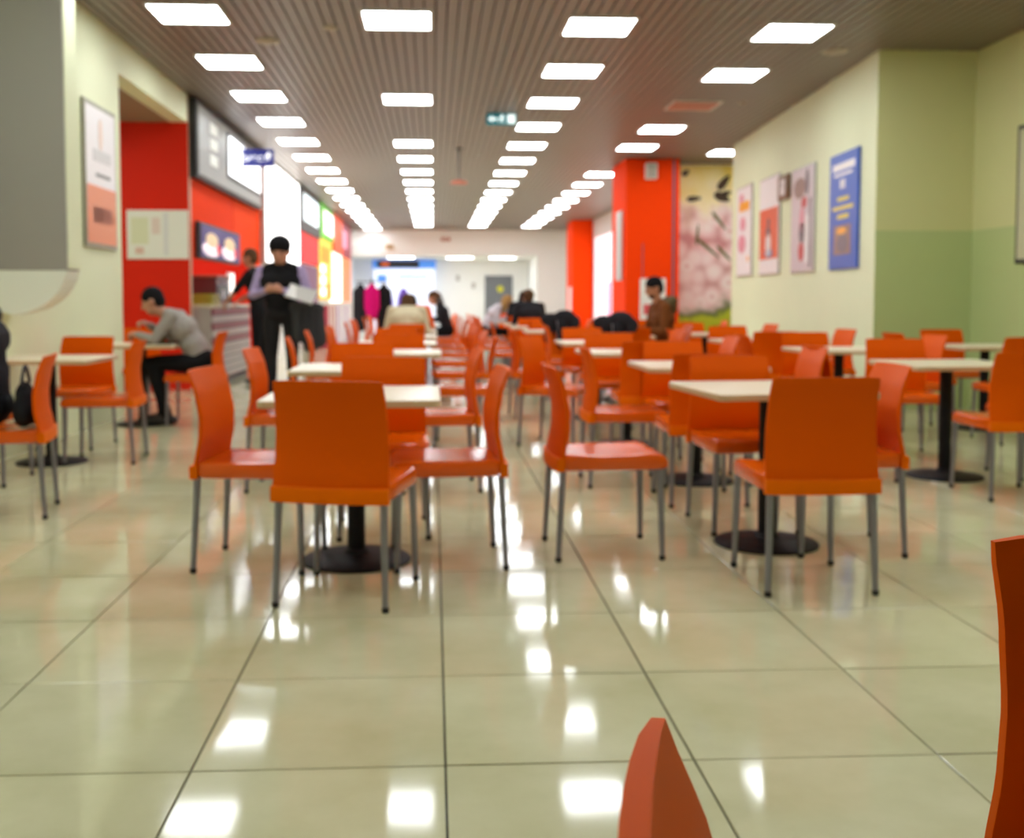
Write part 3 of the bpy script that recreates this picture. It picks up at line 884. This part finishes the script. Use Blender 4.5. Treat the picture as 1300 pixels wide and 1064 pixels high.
# ------------------------------------------------------------------ things on the ceiling
e = empty('exit_sign', (.915, 14.2, CEIL - .16)); tag(e, 'teal exit sign with white running figure hanging from the ceiling', 'exit sign')
boxpart('panel', mat('exit_teal', (20, 120, 130), emit=.35), e, -.2, .2, -.03, .03, 0, .15, .008)
for x in (-.15, .15):
    boxpart('bracket', M_steel, e, x - .008, x + .008, -.008, .008, .148, .158)
M_ew = mat('exit_white', (236, 250, 250), emit=.9)
MB().prism([(-.18, .075), (-.12, .12), (-.12, .09), (-.06, .09), (-.06, .06), (-.12, .06), (-.12, .03)], 'y', -.036, -.0305).build('arrow', M_ew, e)
mb = MB(); mb.prism([(.01 + .014 * math.cos(2*PI*k/10), .122 + .014 * math.sin(2*PI*k/10)) for k in range(10)], 'y', -.036, -.0305)
mb.prism([(-.01, .105), (.02, .11), (.045, .085), (.04, .078), (.02, .095), (.012, .07), (.03, .045), (.028, .02), (.018, .02), (.018, .042), (-.005, .06), (-.03, .035), (-.05, .035), (-.05, .045), (-.035, .045), (-.005, .08), (-.025, .085), (-.035, .075), (-.042, .08), (-.03, .097)], 'y', -.036, -.0305)
mb.build('running_figure', M_ew, e)
boxpart('door_pictogram', M_ew, e, .08, .18, -.036, -.0305, .02, .135)
e = empty('pendant_fixture', (.43, 17.5, 3.0)); tag(e, 'pendant on a thin rod with a reddish flat disc, mid hall', 'pendant')
MB().tube((0, 0, .06), (0, 0, CEIL - 3.0), .012, None, 10).build('rod', M_dkgrey, e)
MB().lathe([(.0005, 0), (.14, .005), (.15, .02), (.12, .05), (.03, .07), (.0005, .075)], 24).build('disc', mat('pendant_red', (196, 110, 90), rough=.4), e, True)
MB().lathe([(.05, CEIL - 3.03), (.05, CEIL - 3.001)], 16).build('canopy', M_dkgrey, e)
for x, y, r, lb in ((-1.58, 10.4, .12, 'round ceiling diffuser between the two left lamp rows, wider one'), (-.93, 9.86, .07, 'small round ceiling sensor left of the nearest middle lamp'), (4.02, 10.53, .13, 'round ceiling diffuser next to the poster wall corner'), (3.9, 13.29, .05, 'tiny round ceiling sprinkler before the poster wall')):
    e = empty('ceiling_diffuser', (x, y, CEIL)); tag(e, lb, 'ceiling fitting', 'round ceiling fittings')
    MB().lathe([(r, 0), (r, -.006), (r * .85, -.014), (r * .8, -.014)], 24).build('rim', mat('fitting_beige', (178, 168, 150), rough=.5) if 'fitting_beige' not in MATS else MATS['fitting_beige'], e, True)
    MB().lathe([(r * .7, -.012), (r * .6, -.022), (r * .2, -.026)], 24).build('cone', MATS['fitting_beige'], e, True)

# ------------------------------------------------------------------ people
SKIN = mat('skin', (196, 140, 112), rough=.5, var=.06, scale=20)
SKIN2 = mat('skin_tan', (186, 126, 92), rough=.5, var=.06, scale=20)
HAIRD = mat('hair_black', (26, 24, 26), rough=.75, var=.3, scale=60, spec=.1)
HAIRB = mat('hair_brown', (92, 66, 44), rough=.75, var=.3, scale=60, spec=.1)
HAIRL = mat('hair_blond', (170, 128, 76), rough=.75, var=.3, scale=60, spec=.1)
EYE = mat('eye_dark', (30, 22, 20), rough=.2)
SHOE = mat('shoe_black', (22, 20, 20), rough=.4)
def cloth(name, rgb):
    return mat(name, rgb, rough=.85, var=.12, scale=14, bump=.25, spec=.2)
BLK = cloth('black_cloth', (26, 25, 27)); LAV = cloth('lavender_shirt', (176, 160, 200)); CHAR = cloth('charcoal_trousers', (34, 33, 35))
GREY = cloth('grey_sweater', (158, 152, 144)); TRS = cloth('black_trousers', (20, 20, 22)); BRN = cloth('brown_jacket', (112, 62, 22))
CRM = cloth('cream_jacket', (222, 208, 172)); ORG = cloth('orange_top', (240, 96, 20)); DKJ = cloth('dark_jacket', (38, 36, 40)); PNK = cloth('pink_coat', (206, 10, 110)); WHT = cloth('white_top', (206, 202, 208))

def capsule_rings(p0, r0, p1, r1, n=12, flat=None):
    """closed tapered tube with rounded ends; flat=(axis, factor) squashes the section"""
    p0, p1 = Vector(p0), Vector(p1)
    d = (p1 - p0)
    L = d.length
    d = d / L if L > 1e-6 else Vector((0, 0, 1))
    a = d.orthogonal().normalized(); b = d.cross(a)
    if flat:
        ax = Vector(flat[0]); ax = (ax - d * ax.dot(d)).normalized()
        a = ax; b = d.cross(a)
    fa = flat[1] if flat else 1.0
    rings = []
    for c, r, angs in ((p0, r0, [-1.45, -.95, -.45, 0]), (p1, r1, [0, .45, .95, 1.45])):
        for t in angs:
            rr = r * math.cos(t)
            rings.append([c + d * (r * math.sin(t)) + (a * fa * math.cos(2*PI*i/n) + b * math.sin(2*PI*i/n)) * rr for i in range(n)])
    return rings

class Body:
    def __init__(self):
        self.mb = MB(); self.segs = []
    def limb(self, pts, mi, flat=None):
        for (p0, r0), (p1, r1) in zip(pts[:-1], pts[1:]):
            self.mb.loft(capsule_rings(p0, r0, p1, r1, flat=flat))
            self.segs.append((Vector(p0), Vector(p1), r0, r1, mi))
    def ell(self, c, r, mi, M=None):
        self.mb.ell(c, r, M)
        self.segs.append((Vector(c), Vector(c) + Vector((0, 0, .001)), max(r) * .9, max(r) * .9, mi))
    def finish(self, name, mats, parent, voxel=.01):
        me = self.mb.mesh('tmp_body')
        ob = bpy.data.objects.new('tmp_body', me); COL.objects.link(ob)
        md = ob.modifiers.new('r', 'REMESH'); md.mode = 'VOXEL'; md.voxel_size = voxel; md.use_smooth_shade = True
        sm = ob.modifiers.new('s', 'SMOOTH'); sm.iterations = 3; sm.factor = .5
        dg = bpy.context.evaluated_depsgraph_get()
        res = bpy.data.meshes.new_from_object(ob.evaluated_get(dg))
        bpy.data.objects.remove(ob)
        res.name = name
        for m in mats: res.materials.append(m)
        S = self.segs
        for p in res.polygons:
            c = p.center; best = 1e9; bi = 0
            for a, b, r0, r1, mi in S:
                ab = b - a
                t = max(0.0, min(1.0, (c - a).dot(ab) / max(ab.length_squared, 1e-9)))
                dd = (c - (a + ab * t)).length / (r0 + (r1 - r0) * t)
                if dd < best: best, bi = dd, mi
            p.material_index = bi
            p.use_smooth = True
        return link(bpy.data.objects.new(name, res), parent)

def human(name, label, loc, rz, P, mats, hair, hair_style='short', voxel=.011, group=None, hands=True):
    """P: joints in the person's frame (x right, y forward, z up). mats: skin, torso, arms, legs, shoes"""
    e = empty('person', loc, rz)
    tag(e, label, 'person', group)
    B = Body()
    V = Vector
    pel, che, nek, hed = V(P['pelvis']), V(P['chest']), V(P['neck']), V(P['head'])
    sk, to, ar, lg, sh = 0, 1, 2, 3, 4
    up = (che - pel).normalized()
    lat = V((1, 0, 0))
    # trunk: flattened front to back
    fw = lat.cross(up) * -1.0
    B.limb([(pel - lat * .055, .115), (pel + lat * .055, .115)], lg)
    B.limb([(pel + up * .10 - lat * .05, .105), (pel + up * .10 + lat * .05, .105)], to)
    mid = pel.lerp(che, .5)
    B.limb([(mid - lat * .06, .108), (mid + lat * .06, .108)], to)
    B.limb([(che - lat * .085, .118), (che + lat * .085, .118)], to)
    B.limb([(pel + up * .08, .12), (che, .125)], to, (fw, .9))
    sL, sR = V(P['shL']), V(P['shR'])
    B.limb([(sL + lat * .03 - up * .01, .062), (sR - lat * .03 - up * .01, .062)], to)
    for S in (sL, sR):
        B.limb([(S.lerp(nek, .3), .05), (nek - up * .015, .05)], to)
    B.limb([(che, .11), (nek - (nek - che).normalized() * .03, .06)], to)
    B.limb([(nek - V((0, 0, .03)), .052), (hed - V((0, 0, .05)), .05)], sk)
    for s, S in (('L', sL), ('R', sR)):
        E, W = V(P['el' + s]), V(P['wr' + s])
        B.limb([(S, .058), (E, .044)], ar)
        cut = E.lerp(W, P.get('sleeve', .95))
        B.limb([(E, .044), (cut, .034)], ar)
        if P.get('sleeve', .95) < .9:
            B.limb([(cut, .035), (W, .027)], sk)
        d = (W - E).normalized()
        if hands:
            side = V((1 if s == 'R' else -1, 0, 0))
            pal = V(P.get('palm' + s, (0, 0, -1)))
            pal = (pal - d * pal.dot(d)).normalized()
            acr = d.cross(pal).normalized()
            if acr.dot(V((0, 0, 1))) < 0 and abs(acr.z) > .5: acr = -acr
            pc = W + d * .045
            B.limb([(W, .026), (pc, .034)], sk, (pal, .6))
            curl = P.get('curl', .5)
            for k, (o, ln) in enumerate(((-.027, .062), (-.009, .075), (.009, .08), (.027, .072))):
                k0 = pc + acr * o + d * .025
                k1 = k0 + (d * math.cos(curl) + pal * math.sin(curl)) * ln * .55
                k2 = k1 + (d * math.cos(curl * 2.2) + pal * math.sin(curl * 2.2)) * ln * .45
                B.limb([(k0, .010), (k1, .009), (k2, .008)], sk)
            t0 = W + d * .02 + acr * .025
            t1 = t0 + (d * .7 + acr * .6 + pal * .3).normalized() * .04
            B.limb([(t0, .013), (t1, .011), (t1 + (d * .9 + pal * .4).normalized() * .03, .009)], sk)
        hip, kn, an = V(P['hip' + s]), V(P['kn' + s]), V(P['an' + s])
        B.limb([(hip, .092), (kn, .060)], lg)
        B.limb([(kn, .060), (kn.lerp(an, .35), .057), (an, .042)], lg)
        td = V(P.get('toe', (0, 1, 0))).normalized()
        B.limb([(an - td * .05 + V((0, 0, -.045)), .042), (an + td * .08 + V((0, 0, -.05)), .04), (an + td * .15 + V((0, 0, -.055)), .032)], sh)
    # head
    hp = Euler((P.get('nod', 0), 0, P.get('turn', 0))).to_matrix() * P.get('hs', 1.0)
    H = lambda v: hed + hp @ V(v)
    B.ell(H((0, -.005, .015)), (.076, .094, .105), sk, hp)
    B.ell(H((0, .018, -.050)), (.062, .072, .070), sk, hp)
    B.limb([(H((0, .088, .015)), .010), (H((0, .108, -.022)), .014)], sk)
    for s in (-1, 1):
        B.ell(H((s * .078, -.005, -.005)), (.011, .02, .032), sk, hp)
    B.limb([(H((-.018, .083, -.062)), .008), (H((.018, .083, -.062)), .008)], sk)
    body = B.finish('body', mats, e, voxel)
    for s in (-1, 1):
        MB().ell(H((s * .031, .082, .018)), (.013, .008, .008), hp, 10, 6).build('eye', EYE, e, True)
    hb = MB()
    if hair_style != 'none':
        hb.ell(H((0, -.016, .040)), (.084, .098, .092), hp, 20, 12)
        hb.ell(H((0, -.045, .0)), (.078, .065, .085), hp, 16, 10)
        if hair_style == 'long':
            hb.ell(H((0, -.055, -.09)), (.088, .055, .13), hp, 16, 10)
            for s in (-1, 1): hb.ell(H((s * .07, -.02, -.07)), (.025, .05, .11), hp, 12, 8)
        if hair_style == 'tail':
            hb.ell(H((0, -.115, .03)), (.035, .035, .035), hp, 12, 8); hb.ell(H((0, -.13, -.08)), (.028, .028, .11), hp, 12, 8)
        if hair_style == 'bushy':
            hb.ell(H((0, -.022, .05)), (.094, .108, .098), hp, 20, 12)
        hb.build('hair', hair, e, True)
    return e

def standing(**k):
    P = dict(pelvis=(0, 0, .95), chest=(0, 0, 1.30), neck=(0, 0, 1.50), head=(0, .02, 1.645), shL=(-.185, 0, 1.41), shR=(.185, 0, 1.41),
             hipL=(-.09, 0, .90), hipR=(.09, 0, .90), knL=(-.10, .01, .5), knR=(.10, .01, .5), anL=(-.105, 0, .09), anR=(.105, 0, .09),
             elL=(-.25, -.03, 1.13), elR=(.25, -.03, 1.13), wrL=(-.25, .05, .88), wrR=(.25, .05, .88))
    P.update(k); return P
def seated(lean=0.0, **k):
    """pelvis over the chair's origin; seat height .455"""
    c, s = math.cos(lean), math.sin(lean)
    T = lambda x, u, f=0: (x, -.04 + s * u + c * f, .565 + c * u - s * f)
    P = dict(pelvis=T(0, 0), chest=T(0, .34), neck=T(0, .54), head=T(0, .685, .03), shL=T(-.185, .465), shR=T(.185, .465),
             hipL=(-.09, .02, .545), hipR=(.09, .02, .545), knL=(-.11, .42, .53), knR=(.11, .42, .53), anL=(-.12, .40, .092), anR=(.12, .43, .092),
             elL=T(-.25, .22, .1), elR=T(.25, .22, .1), wrL=(-.14, .36, .78), wrR=(.14, .36, .78), nod=-lean * .6)
    P.update(k); return P

# man in black waistcoat, standing, reading papers
human('person', 'standing man in black waistcoat and lavender shirt, looking down at papers', (-1.62, 11.4, .002), math.radians(176),
      standing(hs=1.16, head=(0, .055, 1.615), nod=-.42, neck=(0, .01, 1.50), elR=(.27, .02, 1.15), wrR=(.09, .25, 1.20), elL=(-.26, .02, 1.14), wrL=(-.06, .26, 1.20), palmL=(1, 0, .3), palmR=(-1, 0, .3), curl=.7),
      (SKIN, BLK, LAV, CHAR, SHOE), HAIRD, 'bushy', .009).scale = (1.12, 1.08, 1.0)
# man at the counter
human('person', 'man in black t-shirt leaning on the shop counter, seen from the side', (-2.27, 14.0, .002), math.radians(78),
      standing(sleeve=.12, chest=(0, .05, 1.30), neck=(0, .09, 1.50), head=(0, .13, 1.645), shL=(-.185, .08, 1.43), shR=(.185, .08, 1.43), elL=(-.22, .24, 1.22), wrL=(-.16, .38, 1.09), elR=(.24, .2, 1.18), wrR=(.2, .36, 1.09), nod=-.2),
      (SKIN2, BLK, BLK, TRS, SHOE), HAIRB, 'short', .009)
# seated man eating
human('person', 'man in grey sweater and black trousers bent over his meal at table', (-2.08, 9.5, .0), math.radians(90),
      seated(.55, head=(0, .40, 1.09), neck=(0, .27, 1.00), nod=-.45, elL=(-.24, .33, .76), wrL=(-.12, .50, .80), elR=(.24, .30, .76), wrR=(.08, .46, .88), curl=.9, knL=(-.12, .40, .55), knR=(.12, .40, .55), anL=(-.12, .26, .092), anR=(.12, .36, .092)),
      (SKIN, GREY, GREY, TRS, SHOE), HAIRD, 'short', .009)
# person at the left edge
human('person', 'person in dark coat at the left edge, mostly out of frame', (-2.335, 5.54, .0), math.radians(95),
      seated(.06), (SKIN, DKJ, DKJ, TRS, SHOE), HAIRD, 'short', .011)
# man in brown jacket
human('person', 'bearded man in brown jacket sitting before the big orange column', (2.54, 11.5, .0), math.radians(98),
      seated(.2, nod=-.35), (SKIN2, BRN, BRN, TRS, SHOE), HAIRD, 'short', .011)
# far diners
human('person', 'person in cream jacket seated with back to us at a middle table', (-.32, 12.72, .0), 0, seated(.5, head=(0, .36, 1.05), neck=(0, .24, 1.00), nod=-.35), (SKIN, CRM, CRM, TRS, SHOE), HAIRB, 'long', .013)
human('person', 'dark-haired person in orange top seated beyond the cream jacket', (-.22, 14.5, .0), math.radians(15), seated(.5, head=(0, .36, 1.05), neck=(0, .24, 1.00), nod=-.35), (SKIN, ORG, ORG, TRS, SHOE), HAIRD, 'short', .013)
human('person', 'person with brown ponytail seated left of the aisle, far back', (.22, 18.6, .0), math.radians(90), seated(.3, head=(0, .22, 1.13), neck=(0, .13, 1.06), nod=-.3), (SKIN, DKJ, DKJ, TRS, SHOE), HAIRB, 'tail', .013)
human('person', 'blond person in white top seated far back right of the aisle', (.95, 18.65, .0), math.radians(-90), seated(.5, head=(0, .36, 1.05), neck=(0, .24, 1.00), nod=-.35), (SKIN, WHT, WHT, TRS, SHOE), HAIRL, 'long', .014)
human('person', 'person with bushy brown hair in dark jacket right of the grey door', (1.52, 16.32, .0), math.radians(10), seated(.3, head=(0, .2, 1.12), neck=(0, .13, 1.05), nod=-.2), (SKIN, DKJ, DKJ, TRS, SHOE), HAIRB, 'bushy', .013)
human('person', 'dark-haired person in black seated just left of the bushy-haired person', (1.5, 18.12, .0), math.radians(-20), seated(.3, head=(0, .22, 1.13), neck=(0, .13, 1.06), nod=-.3), (SKIN, BLK, BLK, TRS, SHOE), HAIRD, 'long', .013)

# hood and beard of the brown-jacketed man
bm_ = [o for o in COL.objects if o.get('label', '').startswith('bearded man')][0]
B = Body(); B.limb([((-.09, .0, 1.06), .05), ((-.06, -.07, 1.09), .06), ((.06, -.07, 1.09), .06), ((.09, .0, 1.06), .05)], 0); B.ell((0, -.08, 1.02), (.11, .06, .10), 0)
B.finish('hood', [cloth('olive_hood', (96, 82, 54))], bm_, .013)
hh = Vector((0, .13, 1.25)) ; hr = Euler((-.35, 0, 0)).to_matrix()
MB().ell(hh + hr @ Vector((0, .035, -.085)), (.056, .058, .045), hr, 14, 8).build('beard', HAIRD, bm_, True)
# ------------------------------------------------------------------ things held, worn or left about
# papers held by the standing man
e = empty('papers', (-1.50, 11.15, 1.20), math.radians(0)); tag(e, 'sheaf of pale papers held by the man in the waistcoat', 'papers')
for k in range(4):
    o = boxpart('sheet', M_paper if k % 2 else mat('paper_grey', (200, 196, 188)), e, -.02, .27, -.11, .11, k * .004, k * .004 + .0015)
    o.rotation_euler = (math.radians(38), math.radians(14 + k * 2), math.radians(-6 + 3 * k))
# folded coat over his arm
def blob(name, label, cat, loc, shapes, m, voxel=.012, sub=None, rz=0):
    e = empty(name, loc, rz); tag(e, label, cat)
    B = Body()
    for s in shapes:
        if s[0] == 'e': B.ell(s[1], s[2], 0)
        else: B.limb(s[1], 0, s[2] if len(s) > 2 else None)
    o = B.finish('fabric', [m], e, voxel)
    if sub: sub(e)
    return e
def folds(e):
    for k in range(3):
        MB().tube((.02 + k * .07, -.07, -.02), (-.01 + k * .085, -.075, -.38), .012, .016, 8).build('fold', MATS['coat_grey'], e, True)
mat('coat_grey', (52, 52, 54), rough=.85, var=.15, scale=14)
blob('coat', 'dark grey coat draped over the arm of the man in the waistcoat', 'coat', (-1.42, 11.22, 1.03), [('l', [((-.04, 0, 0), .06), ((.22, 0, -.02), .06)], ((0, 1, 0), .8)), ('l', [((.0, 0, -.05), .075), ((.02, 0, -.30), .08)], ((0, 1, 0), .6)), ('l', [((.12, 0, -.05), .085), ((.13, 0, -.40), .085)], ((0, 1, 0), .6)), ('l', [((.2, 0, -.05), .07), ((.22, 0, -.36), .075)], ((0, 1, 0), .6))], MATS['coat_grey'], sub=folds)
# black bag on the left chair
def straps(e):
    pts = [Vector((.0, -.12 + .24 * k / 8, .22 + .09 * math.sin(PI * k / 8))) for k in range(9)]
    mb = MB()
    for a, b in zip(pts[:-1], pts[1:]): mb.tube(a, b, .009, None, 8)
    mb.build('handle', M_black, e)
blob('bag', 'black soft bag lying on the chair at the left edge', 'bag', (-2.095, 5.53, .458), [('e', (0, 0, .10), (.055, .15, .10)), ('e', (-.012, .04, .15), (.045, .12, .08)), ('e', (.0, -.07, .08), (.055, .10, .08)), ('e', (.01, .06, .07), (.055, .11, .07))], BLK, sub=straps, rz=.2)
# jackets left on chairs
def zipper(e):
    MB().tube((-.05, -.085, .02), (-.04, -.10, -.25), .006, None, 6).build('zip', M_steel, e)
for nm, loc, sc in (('dark jacket bunched over a chair back below the far orange column', (1.5, 12.42, .84), 1.0), ('dark jacket bunched over a chair back left of the brown-jacketed man', (1.86, 10.7, .84), 1.1)):
    blob('jacket', nm, 'jacket', loc, [('e', (-.12, 0, .03), (.12, .07, .08)), ('e', (.05, 0, .05), (.14, .08, .10)), ('e', (.15, .01, .0), (.09, .06, .09)), ('l', [((-.13, -.02, 0), .06), ((-.15, -.03, -.2), .05)]), ('l', [((.0, -.03, -.02), .07), ((.02, -.04, -.26), .06)]), ('l', [((.14, -.02, -.02), .06), ((.16, -.03, -.2), .05)])], DKJ, .013, sub=zipper)
# coat stand with coats
e = empty('coat_stand', (-1.15, 20.0, 0)); tag(e, 'coat stand left of the far tables, hung with coats', 'coat stand')
MB().tube((0, 0, .02), (0, 0, 1.5), .02, .015, 12).build('pole', M_blackm, e, True)
MB().lathe([(.2, 0), (.2, .012), (.04, .03)], 24).build('base', M_blackm, e, True)
MB().tube((-.3, 0, 1.44), (.3, 0, 1.44), .011, None, 8).build('rail', M_blackm, e, True)
for dx, m, lb in ((-.22, DKJ, 'black coat hanging left of the pink coat on the stand'), (.0, PNK, 'bright pink coat hanging on the coat stand'), (.22, BLK, 'long black coat hanging right of the pink coat on the stand')):
    ln = .5 if m is PNK else .72
    z = 1.36
    def collar(e, m=m): MB().lathe([(.05, .0), (.06, .03), (.045, .06)], 14).build('collar', m, e, True)
    blob('coat', lb, 'coat', (-1.15 + dx, 19.95 if m is PNK else 20.03, z - .02), [('l', [((-.06, 0, -.06), .055), ((.06, 0, -.06), .055)]), ('l', [((0, 0, -.08), .11), ((0, 0, -ln), .12)], ((0, 1, 0), .55)), ('l', [((-.1, 0, -.08), .045), ((-.115, 0, -ln * .8), .035)]), ('l', [((.1, 0, -.08), .045), ((.115, 0, -ln * .8), .035)])], m, .014, sub=collar)

# food on the niche table
TZ = TH + .002
e = empty('soup_bowl', (-2.52, 9.62, TZ)); tag(e, 'small grey-green bowl on the table of the man in grey', 'bowl')
MB().lathe([(.035, 0), (.07, .03), (.085, .06), (.08, .06), (.06, .03), (.02, .012)], 24).build('bowl', mat('bowl_grey', (120, 124, 100), rough=.3), e, True)
MB().lathe([(.0005, .04), (.066, .041), (.066, .045), (.0005, .046)], 20).build('soup', mat('soup', (150, 110, 50), rough=.3), e)
e = empty('food_tray', (-2.42, 9.42, TZ)); tag(e, 'dark food tray in front of the man in grey', 'tray')
MB().prism(rounded_sq(.15, .03), 'z', 0, .006).build('plate', mat('tray_dark', (74, 66, 50), rough=.4), e)
for a in range(4):
    o = boxpart('rim', MATS['tray_dark'], e, -.148, .148, .14, .15, .006, .018, .002); o.rotation_euler = (0, 0, a * PI / 2)
e = empty('paper_bag', (-2.42, 9.46, TZ + .0075)); tag(e, 'crumpled olive paper bag on the tray of the man in grey', 'bag')
mb = MB(); rr = []
for z, s in ((0, .05), (.05, .054), (.09, .045), (.11, .05)):
    rr.append([(s * (1 + .12 * math.sin(3 * t + z * 60)) * math.cos(t), s * .7 * math.sin(t), z) for t in [2 * PI * k / 14 for k in range(14)]])
mb.loft(rr).build('bag_body', mat('kraft_olive', (122, 112, 70), rough=.8, var=.2, scale=20), e)
MB().prism([(-.05, .108), (.05, .108), (.044, .125), (-.046, .125)], 'y', -.006, .006).build('folded_top', MATS['kraft_olive'], e)
